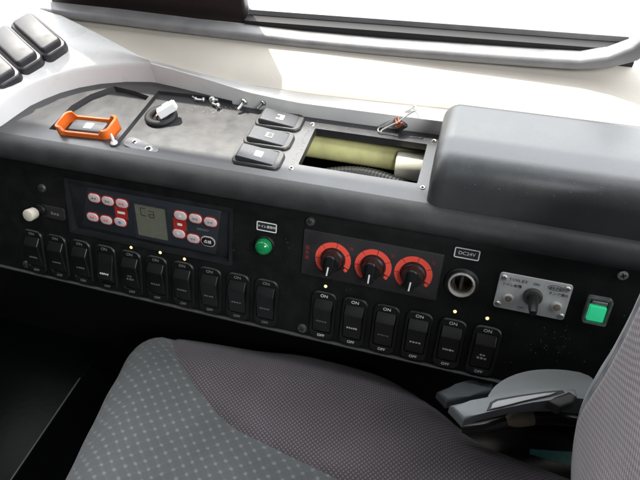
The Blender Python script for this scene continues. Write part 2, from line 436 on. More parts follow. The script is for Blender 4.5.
# ---- white dashboard part, left
arcb = [(-.45, .020), (-.36, .021), (-.30, .026), (-.272, .036), (-.2595, .050), (-.2555, .0600), (-.2525, .0750), (-.2490, .0897), (-.2420, .1020), (-.2333, .1137), (-.2200, .1252), (-.2036, .1349), (-.1800, .1435), (-.1577, .1479), (-.1512, .1480)]
far = [(-.47, .220, .160), (-.42, .213, .156), (-.38, .206, .152), (-.345, .200, .149), (-.315, .1925, .1455), (-.290, .1865, .1415), (-.270, .1815, .1378), (-.250, .1765, .1342), (-.235, .1728, .1315), (-.222, .1695, .1290), (-.208, .1660, .1262), (-.195, .1622, .1238), (-.180, .1576, .1213), (-.164, .1526, .1188), (-.1512, .1490, .1165)]
rows = []
for (x, y), f in zip(arcb, far):
    f = Vector(f); nrm = (Vector((f.x, f.y, 0))-Vector((x, y, 0))).normalized()
    b0 = Vector((x, y, .0935)); row = [b0]
    for dz, ins in ((.0155, .0012), (.0185, .002), (.0205, .0036), (.0215, .006)):
        row.append(b0+Vector((0, 0, dz))+nrm*ins*(1 if x < -.165 else .15))
    a = row[-1]
    for k in range(1, 9):
        t = k/8; p = a.lerp(f, t); p.z += .0022*sin(pi*t); row.append(p)
    row.append(f+Vector((0, 0, -.004))+nrm*.001); row.append(Vector((f.x, f.y, .09)))
    rows.append(row)
bm = bmesh.new(); V = loft(bm, rows); bm.faces.new(V[-1])
o = finish('dashboard_trim', bm, M['white'], smooth=50)
tag(o, 'sweeping glossy white dashboard moulding with raised curved edge wrapping the console end', 'dashboard trim')

# ---- silver white strip along the back of the console
yf = [(-.1508, .1480), (-.13, .1455), (-.1033, .1414), (-.075, .1372), (-.0517, .134), (-.025, .1328), (0, .1325), (.5, .1325)]
zf = [(-.1508, .1150), (-.095, .1120), (-.049, .1080), (-.004, .1052), (.5, .1066)]
yb = [(-.1508, .1505), (-.125, .1468), (-.099, .1432), (-.05, .1390), (0, .1375), (.05, .1385), (.12, .141), (.5, .146)]
zb = [(-.1508, .1172), (-.05, .1122), (0, .1112), (.5, .1112)]
def stripprof(x):
    a, b, c, d = lerp(yf, x), lerp(zf, x), lerp(yb, x), lerp(zb, x)
    return [(a, .0905), (a, b-.001), (a+.0004, b-.0003), (a+.001, b), (c, d), (c+.0006, d-.0005), (c+.0006, .09)]
bm = bmesh.new(); xloft(bm, stripprof, [-.1508+i*.006 for i in range(26)]+[.02, .05, .12, .3, .47])
o = finish('trim_strip', bm, M['strip'], smooth=30)
tag(o, 'narrow silver white trim strip along the back edge of the console top', 'trim')

# ---- beige window-side wall
wall = thing('side_wall', 'smooth beige side wall ledge running below the metal window rail', 'wall')
def sillprof(x):
    a = lerp(yb, x)+.0018
    t = [(a, .1065), (a+.001, .1105), (a+.004, .1130)]
    for k in range(1, 7):
        u = k/6; t.append((a+.004+(.196-a-.004)*u, .1130+(.1335-.1130)*u**.8))
    return t+[(.200, .1425-.009), (.200, .06), (a, .06)]
bm = bmesh.new(); xloft(bm, sillprof, [-.50, -.3]+[-.1508+i*.02 for i in range(9)]+[.05, .12, .3, .5])
finish('ledge', bm, M['sill'], wall, smooth=30)
bm = bmesh.new(); box(bm, -.6, .7, .19, .21, -.5, .06); finish('lower_panel', bm, M['dark'], wall)  # unseen panel, added to keep outside light out of the console

# ---- window: metal rail, gasket, sash, glass
win = thing('side_window', 'side window with brushed metal bottom rail, black gasket and bright glass', 'window')
path = [(-.42, .1422), (-.3, .1418), (-.2, .1412), (-.1, .1388), (-.017, .1380), (.05, .1388), (.11, .1408), (.17, .1428), (.207, .1446), (.226, .1475), (.2415, .1545), (.2515, .1660), (.2555, .183)]
def sweep(path, hw, y0, y1, rnd):
    W_ = [.0042]*9+[.0052, .0062, .0070, .0074, .0074, .0074]
    bm = bmesh.new(); rows = []
    for i, (x, z) in enumerate(path):
        a = Vector(path[max(i-1, 0)]); b = Vector(path[min(i+1, len(path)-1)]); t = (b-a).normalized(); n = Vector((-t.y, t.x))
        row = []
        for yy, s in ((y1, -1), (y0+rnd, -1), (y0+rnd*.3, -.86), (y0, -.5), (y0, .3), (y0+rnd*.3, .8), (y0+rnd, 1), (y1, 1)):
            row.append((x+n.x*W_[i]*s, yy, z-(.0085-W_[i])*1.45+n.y*W_[i]*s))
        rows.append(row)
    loft(bm, rows, closed=True); return bm
finish('window_rail', sweep(path, .0085, .178, .1935, .0035), M['alu'], win, smooth=50)
bm = bmesh.new(); prism(bm, [(-.0735, .12), (.247, .12), (.247, .1465), (-.0735, .1398)], 0, .0115); finish('gasket', bm, M['rubber'], win, loc=(0, .2053, 0), rot=(pi/2, 0, 0))
bm = bmesh.new(); prism(bm, [(-.0735, .1340), (.240, .1400), (.240, .1508), (-.0735, .1443)], 0, .007, .001)
finish('sash_rail', bm, M['alu'], win, loc=(0, .2122, 0), rot=(pi/2, 0, 0))
bm = bmesh.new(); box(bm, -.0735, .60, .2075, .2095, .1440, .49); finish('glass_pane', bm, M['glass'], win)
# dark block behind the rail; its unseen height is set to shade the ledge
bm = bmesh.new(); rprism(bm, .209, .012, .003, .118, .245, 0, -.179, .2066)
o = finish('window_block', bm, M['railblock']); tag(o, 'dark brown trim block standing behind the window rail', 'trim block')

# unseen panel added above the window to keep the sun off the seat
bm = bmesh.new(); box(bm, -1.6, 1.6, .205, .26, .49, 1.1, .004)
o = finish('sun_blocker', bm, M['sill']); tag(o, 'unseen beige panel added above the side window to keep sun off the seat', 'shade panel')

# ================================================================== SWITCHES ON THE PANEL
def rocker(name, label, group, flip, seed, style='panel'):
    t = thing(name, label, 'rocker switch', group=group)
    W, H = .0212, .0440
    if style != 'panel': W, H = .0225, .0420
    bez, rk = (M['black'], M['rocker']) if style == 'panel' else (M['greybezel'], M['greyrocker'])
    wd = 0 if style == 'panel' else .0012
    bm = bmesh.new()
    o1, i1 = rr(W, H, .0062), rr(W-.0056+wd, H-.0124+wd*1.8, .0022)
    o2, i2 = rr(W-.0016, H-.0016, .0056), rr(W-.0050+wd, H-.0118+wd*1.8, .0026)
    n = len(o1)
    V = [[bm.verts.new((x, y, z)) for x, y in p] for p, z in ((o1, 0), (o1, .0015), (o2, .0026), (i2, .0026), (i1, .0018), (i1, -.004))]
    for a, b in zip(V, V[1:]):
        for i in range(n): j = (i+1) % n; bm.faces.new((a[i], a[j], b[j], b[i]))
    bm.faces.new(V[-1]); finish('bezel', bm, bez, t, smooth=30)
    bm = bmesh.new(); hw = (W-.0064)/2
    if not flip: prof = [(.0156, .0005), (.0155, .0022), (.0086, .0064), (.0078, .0066), (.0060, .0060), (-.0145, .0022), (-.0152, .0015), (-.0152, -.003), (.0156, -.003)]
    else: prof = [(.0156, -.002), (.0152, .0010), (.0140, .0016), (-.0080, .0060), (-.0095, .0061), (-.0150, .0024), (-.0154, .0015), (-.0154, -.003), (.0156, -.003)]
    if style != 'panel': hw = .0082; prof = [(.0168, -.002), (.0168, .0058), (.0162, .0066), (.0150, .0070), (-.0145, .0032), (-.0160, .0026), (-.0164, .0015), (-.0164, -.003), (.0168, -.003)]
    rings = []
    for x, s in ((-hw, .0005), (-hw+.0005, 0), (hw-.0005, 0), (hw, .0005)):
        rings.append([bm.verts.new((x, y, z-s)) for y, z in prof])
    m = len(prof)
    for A, B in zip(rings, rings[1:]):
        for k in range(m): j = (k+1) % m; bm.faces.new((A[k], A[j], B[j], B[k]))
    bm.faces.new(rings[0][::-1]); bm.faces.new(rings[-1])
    r = finish('rocker', bm, rk, t, smooth=25)
    return t, r

ORD = ['first', 'second', 'third', 'fourth', 'fifth', 'sixth', 'seventh', 'eighth', 'ninth', 'tenth']
for n in list(range(10)) + list(range(11, 17)):
    u = (n-9)*.0254 + (-.0014 if n > 9 else 0)
    flip = n == 3
    if n < 10:
        extra = {0: ', at the dark console end', 3: ', its pale lower face tilted up to the light', 9: ', last before the gap', 4: ', under a lit amber dot'}.get(n, '')
        lab = f'black rocker switch, {ORD[n]} from the left in the row under the climate controller{extra}'
        lab = {3: 'black rocker switch with its lower face tilted up to the light, under the climate controller',
               9: 'black rocker switch below the green dome lamp, last of the left-hand row',
               0: 'dim black rocker switch at the dark left end of the switch row'}.get(n, f'black rocker switch, {ORD[n]} from the left in the row under the climate controller')
    else:
        lab = {11: 'black on-off rocker below the first red dial, with an amber dot above it',
               12: 'black on-off rocker below the middle red dial, second of the right-hand six',
               13: 'black on-off rocker below the third red dial, third of the right-hand six',
               14: 'black on-off rocker left of the one below the power socket, fourth of the right-hand six',
               15: 'black on-off rocker below the round power socket, with amber dot',
               16: 'black on-off rocker at the right end of the row, below the metal toilet plate'}[n]
    t, r = rocker('rocker_switch', lab, 'black rocker switches in a row along the slanted panel', flip, n)
    t.location = pw(u, 0); t.rotation_euler = PROT
    bright = M['print'] if n > 9 else M['dimprint']  # shade over the left-hand row is put into its legend colour
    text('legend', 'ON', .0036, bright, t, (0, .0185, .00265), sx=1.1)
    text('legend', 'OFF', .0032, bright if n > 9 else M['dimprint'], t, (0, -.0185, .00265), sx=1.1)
    rnd = random.Random(n); bm = bmesh.new()
    if n in (16, 4):
        strokes(bm, .0045, .0022, 0, -.0015, 0, 2, rnd); strokes(bm, .0078, .0026, 0, -.0048, 0, 3, rnd)
    else: strokes(bm, .0090, .0020, 0, -.0040 if n > 4 else -.0045, 0, 4 if n % 3 else 5, rnd)
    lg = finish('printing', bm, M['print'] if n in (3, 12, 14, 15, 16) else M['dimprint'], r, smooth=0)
    a = math.atan2(.0038, .0205) if not flip else -math.atan2(.0044, .022)
    lg.rotation_euler = (a, 0, 0); lg.location = (0, 0, .00488+.00025 if not flip else .00432+.0003)

# small lit amber dots
def led(px, py, lab):
    u, v = on_panel(px, py)
    t = thing('indicator_light', lab, 'indicator light', pw(u, v), PROT, 'small amber lights above the rockers')
    bm = bmesh.new(); lathe(bm, [(.0019, 0), (.0019, .0005), (.0014, .0006)], 20); finish('holder', bm, M['black'], t)
    bm = bmesh.new(); lathe(bm, [(.00135, .0004), (.00125, .0009), (.0007, .0013), (0, .00145)], 20); finish('lens', bm, M['amber'], t)
led(131.5, 247.2, 'tiny amber light below the display, leftmost of the three there')
led(160.6, 252.3, 'tiny amber light below the controller display, middle of the three')
led(184.8, 258.8, 'tiny amber light below the controller up-down keys, third of three')
led(325.8, 286, 'tiny amber light just under the first red dial')
led(455, 311.2, 'tiny amber light just under the round power socket')
led(487.3, 318, 'tiny amber light just under the left corner of the metal toilet plate')

# ---- panel screws
def panel_screw(px, py, lab, m, rad=.0038, off=0):
    u, v = on_panel(px, py)
    t = thing('panel_screw', lab, 'screw', pw(u, v, off), PROT, 'screws holding the switch panel')
    bm = bmesh.new(); lathe(bm, [(rad, 0), (rad, .0008), (rad*.86, .0018), (rad*.45, .0023), (0, .0024)], 28); finish('head', bm, m, t)
    bm = bmesh.new()
    for a in (.4, .4+pi/2):
        q = Matrix.Rotation(a, 4, 'Z'); b2 = [q @ Vector(p) for p in ((-rad*.5, -.00045, 0), (rad*.5, -.00045, 0), (rad*.5, .00045, 0), (-rad*.5, .00045, 0))]
        prism(bm, [(p.x, p.y) for p in b2], .0018 + .0001*(a > 1), .0025 + .00005*(a > 1))
    finish('cross_slot', bm, M['dark'], t)
panel_screw(310.5, 221, 'dull dark screw above the left corner of the three-dial plate', M['darksteel'])
panel_screw(622.5, 274.5, 'bright steel screw above the square green button', M['steel'])
panel_screw(42.5, 188, 'dark screw above the ivory pull knob', M['darksteel'])
panel_screw(302.5, 328, 'dark screw in the gap between the two rows of rockers', M['darksteel'], .0042)
panel_screw(27, 264, 'dim screw at the lower dark end of the switch panel', M['darksteel'])

# ---- climate controller: face leans more upright than the panel, sunk at the bottom
cl = thing('climate_controller', 'dark climate controller with grey LCD and pale rubber keys, sunk into the panel', 'controller', pw(-.1095, .0527), PROT)
bm = bmesh.new(); ringprism(bm, rr(.1565, .0510, .002), rr(.1505, .0450, .001), -.0072, .0007); finish('surround', bm, M['climate'], cl)
fa = math.atan2(.0052, .044)
bm = bmesh.new(); rprism(bm, .1500, .0446, .0008, -.001, .0, .0004)
face = finish('face', bm, M['climate'], cl, loc=(0, -.0001, -.0029), rot=(fa, 0, 0))
fM = Matrix.Translation(pw(-.1095, .0527)) @ Euler(PROT).to_matrix().to_4x4() @ Matrix.Translation((0, -.0001, -.0029)) @ Matrix.Rotation(fa, 4, 'X')
fMi = fM.inverted(); fN = (fM.to_3x3() @ Vector((0, 0, 1))).normalized(); fP = fM.translation
def on_face(px, py):
    q = fMi @ at_plane(px, py, fP, fN); return q.x, q.y
def face_quad(pts): return [on_face(*p) for p in pts]
def facepart(name, bm, m, z=0, par=None): return finish(name, bm, m, par or face, loc=(0, 0, z))
ix = face_quad([(88, 187), (221, 211), (216, 254), (82, 225)])
bm = bmesh.new(); prism(bm, [(ix[0][0], ix[0][1]), (ix[1][0], ix[1][1]), (ix[2][0], ix[2][1]), (ix[3][0], ix[3][1])][::-1], 0, .0005, .0002); facepart('fascia', bm, M['slate'])
q = face_quad([(136, 200), (172, 206.5), (169, 243), (132, 236)])
lx, ly = sum(a for a, b in q)/4, sum(b for a, b in q)/4
LW = ((q[1][0]-q[0][0])+(q[2][0]-q[3][0]))/2; LH = ((q[0][1]-q[3][1])+(q[1][1]-q[2][1]))/2
bm = bmesh.new(); ringprism(bm, rr(LW, LH, .001, lx, ly), rr(LW*.83, LH*.83, .0008, lx, ly), .0004, .0012); sc = facepart('display_frame', bm, M['slate'])
bm = bmesh.new(); rprism(bm, LW*.835, LH*.835, .0008, .0003, .0008, 0, lx, ly); d = facepart('display', bm, M['lcd'], 0, sc)
bm = bmesh.new()                                              # the segments read C and a
def seg(bm, x0, y0, x1, y1, w=.0005):
    a = Vector((x0, y0)); b = Vector((x1, y1)); n = (b-a).normalized(); pnt = Vector((-n.y, n.x))*w/2
    prism(bm, [tuple(a-pnt), tuple(b-pnt), tuple(b+pnt), tuple(a+pnt)], .0008, .00095)
sx, sy = lx-LW*.26, ly+LH*.14
hh, ww = LH*.19, LW*.13
for s_ in (((0, hh), (ww, hh)), ((0, 0), (0, hh)), ((0, 0), (ww, 0))): seg(bm, sx+s_[0][0], sy+s_[0][1], sx+s_[1][0], sy+s_[1][1])
ax = sx+ww*1.7; ah = hh*.85
for s_ in (((0, ah), (ww, ah)), ((ww, 0), (ww, ah)), ((0, 0), (ww, 0)), ((0, ah*.5), (ww, ah*.5)), ((0, 0), (0, ah*.5))): seg(bm, ax+s_[0][0], sy-.0006+s_[0][1], ax+s_[1][0], sy-.0006+s_[1][1])
sg = facepart('display_segments', bm, M['lcdink'], 0, sc)
BW, BHh = .0114, .0078
def key(px, py, mark, dark=False):
    x, y = on_face(px, py)
    bm = bmesh.new(); rprism(bm, BW+.0016, BHh+.0016, .0046, .0004, .0010, 0, x, y); kk = facepart('key_surround', bm, M['red'] if not dark else M['pinkbtn'])
    bm = bmesh.new(); rprism(bm, BW, BHh, .0038, .0008, .0019, .0007, x, y); k2 = facepart('key', bm, M['black'] if dark else M['pinkbtn'], 0, kk)
    if mark in ('up', 'down'):
        s = 1 if mark == 'up' else -1; bm = bmesh.new(); prism(bm, [(x-.0016, y-.0012*s), (x+.0016, y-.0012*s), (x, y+.0014*s)][::s], .0019, .0020); facepart('key_mark', bm, M['print'], 0, kk)
    elif mark == 'blue':
        bm = bmesh.new(); lathe(bm, [(.0014, .0018), (.0014, .0020), (0, .0020)], 8, x, y); facepart('key_mark', bm, M['bluebtn'], 0, kk)
    elif mark == 'text':
        text('key_mark', '点検', .0036, M['print'], kk, (x, y, .00195))
    else:
        bm = bmesh.new(); strokes(bm, .0050, .0024, x, y, .0019, 2, random.Random(int(px*7)))
        facepart('key_mark', bm, {'grey': M['dimprint'], 'red': M['redprint'], 'green': M['lcd']}[mark], 0, kk)
    return x, y
key(95, 197.5, 'green'); key(108.5, 200.5, 'green'); a1 = key(122.5, 203, 'red'); key(93.5, 216.5, 'red'); key(107, 219.5, 'red'); a2 = key(121, 221.5, 'blue')
b1 = key(181, 215, 'up'); key(196, 218, 'grey'); key(211, 221.5, 'grey'); b2_ = key(179.5, 233, 'down'); key(194, 238, 'grey'); key(208.5, 241, 'text', True)
for (p, q_), white in (((a1, a2), .0036), ((b1, b2_), .0022)):
    cx, cy = (p[0]+q_[0])/2, (p[1]+q_[1])/2
    bm = bmesh.new(); box(bm, cx-.0060, cx+.0060, q_[1]+.0036, p[1]-.0036, .0004, .0008); rb = facepart('key_link', bm, M['red'])
    bm = bmesh.new(); box(bm, cx-white, cx+white, cy-.0011, cy+.0011, .0008, .0009); facepart('key_link_mark', bm, M['print'], 0, rb)
x, y = on_face(203, 229.5); text('maker_name', 'DENSO', .0027, M['dimprint'], face, (x, y, .0006), sx=1.2)

# ---- pull knob at the dark end
u, v = on_panel(51, 211.5)
kb = thing('pull_knob', 'ivory round pull knob on a dark plate at the shaded console end', 'knob', pw(u, v), PROT)
bm = bmesh.new(); rprism(bm, .030, .0135, .003, 0, .0012, .0005, .002, -.0005); finish('mounting_plate', bm, M['dialplate'], kb)
bm = bmesh.new(); strokes(bm, .010, .0035, .0055, -.001, .0012, 3, random.Random(5)); finish('plate_printing', bm, M['dimprint'], kb, smooth=0)
bm = bmesh.new(); lathe(bm, [(.0058, .0012), (.0058, .004), (.0045, .0052), (.0034, .0054), (.0034, .013)], 28, -.0095, .001); finish('collar', bm, M['black'], kb)
ax = (PN*1.0 + Vector((-.35, 0, 0))).normalized()
bm = bmesh.new(); lathe(bm, [(0, .011), (.0050, .011), (.0057, .0118), (.0061, .019), (.0058, .0205), (.0045, .0212), (0, .0214)], 28, -.0095, .001); finish('grip', bm, M['cream'], kb)

kb.scale = (.88, .88, .88)
# ---- green dome lamp and its label
u, v = on_panel(265, 245)
t = thing('dome_lamp', 'round green dome lamp under the small boxed Japanese label', 'lamp', pw(u, v), PROT)
bm = bmesh.new(); lathe(bm, [(.0088, 0), (.0088, .0012), (.0080, .0022), (.0070, .0022)], 36); finish('lamp_ring', bm, M['black'], t)
bm = bmesh.new(); lathe(bm, [(.0068, .001), (.0068, .0035), (.0063, .0058), (.005, .0078), (.003, .0090), (0, .0095)], 36); finish('lens', bm, M['greendome'], t)
def plate_label(name, px, py, wd, ht, s, size, lab, sx=1.0):
    u, v = on_panel(px, py)
    t = thing(name, lab, 'label', pw(u, v), PROT)
    bm = bmesh.new(); rprism(bm, wd, ht, .0013, 0, .0005); finish('backing', bm, M['ink'], t)
    bm = bmesh.new(); ringprism(bm, rr(wd-.0004, ht-.0004, .0012), rr(wd-.0020, ht-.0020, .0005), .0004, .0006); finish('border', bm, M['print'], t)
    text('lettering', s, size, M['print'], t, (0, 0, .00056), sx=sx)
plate_label('name_label', 266.9, 226.8, .0172, .0082, 'トイレ使用中', .0025, 'white bordered label reading トイレ使用中 above the green dome lamp')
plate_label('name_label', 467, 253.7, .0182, .0085, 'DC24V', .0036, 'white bordered label reading DC24V above the round power socket', 1.1)

# ---- power socket
u, v = on_panel(461.5, 283.3)
t = thing('power_socket', 'round power socket with chrome rim and hollow brass inside', 'socket', pw(u, v), PROT)
bm = bmesh.new(); lathe(bm, [(.0128, 0), (.0128, .001), (.0118, .0022), (.0100, .0026), (.0098, .001)], 44); finish('outer_ring', bm, M['black'], t)
bm = bmesh.new(); lathe(bm, [(.0098, .001), (.0098, .0034), (.0092, .0042), (.0084, .0040), (.0080, .003), (.0080, .0005)], 44); finish('rim', bm, M['chrome'], t)
bm = bmesh.new(); lathe(bm, [(.0080, .0008), (.0079, -.018), (0, -.018)], 44); finish('sleeve', bm, M['brass'], t)
bm = bmesh.new(); box(bm, -.0012, .0012, -.0075, .0075, -.018, -.0035, .0004); box(bm, -.0068, -.0050, -.003, .003, -.017, -.003); finish('contact', bm, M['darksteel'], t)
bpy.context.view_layer.update()
cb = bmesh.new(); lathe(cb, [(0, -.02), (.0088, -.02), (.0088, .02), (0, .02)], 32, u, v); cut(pan, [cb])

# ---- three-dial plate
q = [on_panel(*p) for p in ((304.4, 228.8), (443.8, 254), (437.2, 299.8), (301, 272.8))]
X0 = .0283; X1 = .1352; Y0 = .0340; Y1 = .0724
dp = thing('dial_plate', 'dark plate carrying three black knobs, each ringed by a red scale', 'dial plate', pw((X0+X1)/2, (Y0+Y1)/2), PROT)
bm = bmesh.new(); rprism(bm, X1-X0, Y1-Y0, .0012, 0, .0014, .0004); finish('plate', bm, M['dialplate'], dp)
cx0, cy0 = (X0+X1)/2, (Y0+Y1)/2
for i, (rx, ry) in enumerate(((.0533, .0516), (.0848, .0523), (.1153, .0528))):
    dx, dy = rx-cx0, ry-cy0
    bm = bmesh.new(); r0, r1 = .0099, .0142
    A0, A1, NS = R_(-26), R_(236), 5
    for s in range(NS):
        a0 = A0+(A1-A0)*s/NS+.018; a1 = A0+(A1-A0)*(s+1)/NS-.018
        arc = [a0+(a1-a0)*k/14 for k in range(15)]
        prism(bm, [(dx+r1*cos(a), dy+r1*sin(a)) for a in arc]+[(dx+r0*cos(a), dy+r0*sin(a)) for a in arc[::-1]], .0014, .0016)
    a0, a1 = R_(-40), R_(-29); arc = [a0+(a1-a0)*k/4 for k in range(5)]
    prism(bm, [(dx+r1*cos(a), dy+r1*sin(a)) for a in arc]+[(dx+(r1-.0028)*cos(a), dy+(r1-.0028)*sin(a)) for a in arc[::-1]], .0014, .0016)
    finish('red_scale', bm, M['redprint'], dp, smooth=0)
    bm = bmesh.new(); lathe(bm, [(.0094, .0014), (.0094, .0030), (.0086, .0046), (.0080, .0050), (.0074, .0105), (.0068, .0118), (0, .0120)], 40, dx, dy)
    kn = finish('knob', bm, M['rocker'], dp, smooth=30)
    bm = bmesh.new(); th = R_((8, 12, 10)[i]);
    rprism(bm, .0066, .0172, .0022, .0046, .0150, .0012); gr = finish('knob_grip', bm, M['rocker'], kn, loc=(dx, dy, 0), rot=(0, 0, th-.25))
    bm = bmesh.new(); box(bm, -.00055, .00055, -.0079, -.0006, .01500, .01510); box(bm, -.00055, .00055, -.00868, -.0086, .0066, .0138)
    finish('pointer', bm, M['print'], kn, loc=(dx, dy, 0), rot=(0, 0, th-.25), smooth=0)
    text('scale_mark', '強', .0028, M['dimred'], dp, (dx+.0135, dy+.0115, .00145))
for k, ch in enumerate('換気扇'): text('scale_title', ch, .0036, M['dimred'], dp, (-.0495, .0042-.0042*k, .00145))

# ---- metal toilet plate
TX0, TX1, TY0, TY1 = .1757, .2246, .0392, .0675
tp = thing('toilet_plate', 'brushed metal plate reading TOILET with a black toggle and two small lamps', 'control plate', pw((TX0+TX1)/2, (TY0+TY1)/2), PROT)
tcx, tcy = (TX0+TX1)/2, (TY0+TY1)/2
bm = bmesh.new(); rprism(bm, TX1-TX0, TY1-TY0, .0022, 0, .0014, .0004); finish('plate', bm, M['plate'], tp)
for hx, hy in ((504.2, 276.3), (567.3, 288), (560.6, 315), (498, 302.3)):
    u, v = on_panel(hx, hy); bm = bmesh.new(); lathe(bm, [(.0021, .0014), (.0021, .0020), (.0015, .0027), (0, .0029)], 24, u-tcx, v-tcy); s = finish('screw', bm, M['steel'], tp)
    bm = bmesh.new(); box(bm, u-tcx-.0013, u-tcx+.0013, v-tcy-.0002, v-tcy+.0002, .0027, .0030); finish('slot', bm, M['darksteel'], s)
for hx, hy in ((508, 296.8), (556, 305.2)):
    u, v = on_panel(hx, hy); bm = bmesh.new(); lathe(bm, [(.0036, .0014), (.0036, .0030), (.0030, .0038), (.0023, .0038), (.0023, .0030)], 28, u-tcx, v-tcy); s = finish('pilot_lamp', bm, M['chrome'], tp)
    bm = bmesh.new(); lathe(bm, [(.0023, .0030), (.0020, .0040), (0, .0046)], 24, u-tcx, v-tcy); finish('lens', bm, M['brass'], s)
u, v = on_panel(532.5, 295.5); du, dv = u-tcx, v-tcy
bm = bmesh.new(); lathe(bm, [(.0066, .0014), (.0066, .0030), (.0060, .0034), (.0058, .0050), (.0040, .0054)], 28, du, dv)
for k in range(28):
    a = 2*pi*k/28; box(bm, du+.0064*cos(a)-.0003, du+.0064*cos(a)+.0003, dv+.0064*sin(a)-.0003, dv+.0064*sin(a)+.0003, .0014, .0031)
tg = finish('toggle_collar', bm, M['darksteel'], tp)
bm = bmesh.new(); tube(bm, [(du, dv, .004), (du, dv-.0012, .010), (du, dv-.0032, .0165), (du, dv-.0040, .0190), (du, dv-.0043, .0200)], [.0042, .0036, .0029, .0024, .0010], 20); finish('toggle_lever', bm, M['rocker'], tg)
hw_ = (TX1-TX0)
text('lettering', 'TOILET', .0030, M['greyink'], tp, (-.0115, .0100, .00145), sx=1.35)
text('lettering', 'トイレ故障', .0027, M['ink'], tp, (-.0150, .0055, .00145))
text('lettering', 'タンク満水', .0027, M['ink'], tp, (.0165, .0052, .00145))
text('lettering', 'ON', .0028, M['greyink'], tp, (du+.0005, .0098, .00145))
text('lettering', 'OFF', .0026, M['greyink'], tp, (du-.0062, -.0108, .00145))
bm = bmesh.new()
ex, ey = .0135, .0097
ell = lambda a, b: [(ex+a*cos(2*pi*k/28), ey+b*sin(2*pi*k/28)) for k in range(28)]
ringprism(bm, ell(.0052, .0022), ell(.0047, .0018), .0014, .0015)
strokes(bm, .0080, .0026, ex, ey, .0014, 4, random.Random(3)); finish('oval_emblem', bm, M['greyink'], tp, smooth=0)

# ---- square green push button in clear housing
u, v = on_panel(596.6, 309)
gb = thing('push_button', 'square lit green push button in a clear plastic housing', 'button', pw(u, v), PROT)
bm = bmesh.new(); ringprism(bm, rr(.0155, .0205, .0016), rr(.0130, .0178, .0012), 0, .0045); finish('housing', bm, M['clear'], gb)
bm = bmesh.new(); rprism(bm, .0131, .0179, .001, 0, .0006); finish('housing_back', bm, M['black'], gb)
bm = bmesh.new(); rprism(bm, .0108, .0116, .0008, .0004, .0042, .0006, -.0001, -.0021); finish('green_lens', bm, M['greenlit'], gb)
bm = bmesh.new(); rprism(bm, .0100, .0028, .0008, .0004, .0036, .0006, 0, .0060); finish('metal_clip', bm, M['steel'], gb)

# ================================================================== ON TOP OF THE CONSOLE
# three grey rockers lying across
for k, ((px, py), z, lab) in enumerate((((280, 118.1), FZ, 'grey rocker switch beside the opening, furthest back of the three'), ((269.1, 136), FZ, 'grey rocker switch beside the opening, middle of the three'), ((258.4, 154.7), FZ, 'grey rocker switch beside the opening, nearest the front edge of three'))):
    t, r = rocker('rocker_switch', lab, 'grey rocker switches on the console top', False, 30+k, 'top')
    p = at_z(px, py, FZ+.004); t.location = (p.x-.0005, p.y, FZ); t.rotation_euler = (0, 0, pi/2)
    t.scale = (.97, .97, 1)
    bm = bmesh.new(); rprism(bm, .0066, .0066, .0003, 0, .0001)
    lg = finish('symbol', bm, (M['cream'], M['dimprint'], M['print'])[k], r, smooth=0); a = math.atan2(.0038, .0295); lg.rotation_euler = (a, 0, 0); lg.location = (0, -.001, .00508)
    if k < 2:
        bm = bmesh.new(); rprism(bm, .0036, .0030, .0008, 0, .0001, 0, .0004, (.0018, -.0006)[k])
        s2 = finish('symbol_figure', bm, M['greyrocker'], r, smooth=0); s2.rotation_euler = (a, 0, 0); s2.location = (0, -.001, .00520)
# orange guarded switch
LZ = ZT-.0048
pc = at_z(88, 124, LZ+.009)
og = thing('guarded_switch', 'grey rocker switch inside a bright orange open guard frame', 'switch', (pc.x, pc.y-.001, LZ), (0, 0, R_(4)))
bm = bmesh.new(); GW, GD, GH = .0500, .0235, .0130
o_, i_ = rr(GW, GD, .0050, n=8), rr(GW-.0040, GD-.0040, .0032, n=8)
def gh(x, y):
    e = abs(x)/(GW/2)
    return GH if e > .80 else (GH-.0042 if e < .68 else GH-.0042*(.80-e)/.12)
n = len(o_)
V = []
# resample long sides so the dip in the wall has vertices
def resample(pts, step=.0012):
    out = []
    for i in range(len(pts)):
        a = Vector(pts[i]); b = Vector(pts[(i+1) % len(pts)]); m_ = max(1, int((b-a).length/step))
        for k in range(m_): out.append(tuple(a.lerp(b, k/m_)))
    return out
oo = resample(o_); 
ii = [(x*(GW-.0040)/GW, y*(GD-.0040)/GD) for x, y in oo]
n = len(oo)
V = [[bm.verts.new((x, y, 0)) for x, y in oo], [bm.verts.new((x, y, gh(x, y)-.0004)) for x, y in oo], [bm.verts.new((x*.985, y*.97, gh(x, y))) for x, y in oo],
     [bm.verts.new((x, y, gh(x*GW/(GW-.004), y))) for x, y in ii], [bm.verts.new((x, y, 0)) for x, y in ii]]
for a, b in zip(V, V[1:]):
    for i in range(n): j = (i+1) % n; bm.faces.new((a[i], a[j], b[j], b[i]))
finish('guard', bm, M['orange'], og, smooth=40)
bm = bmesh.new(); rprism(bm, GW-.0042, GD-.0042, .003, 0, .003); finish('base', bm, M['rubber'], og)
bm = bmesh.new(); rprism(bm, .0330, .0150, .003, .002, .0082, .0016); rk = finish('rocker', bm, M['greyrocker'], og)
bm = bmesh.new(); rprism(bm, .0075, .0070, .0005, .0082, .0083, 0, .001, 0); finish('symbol', bm, M['print'], rk, smooth=0)
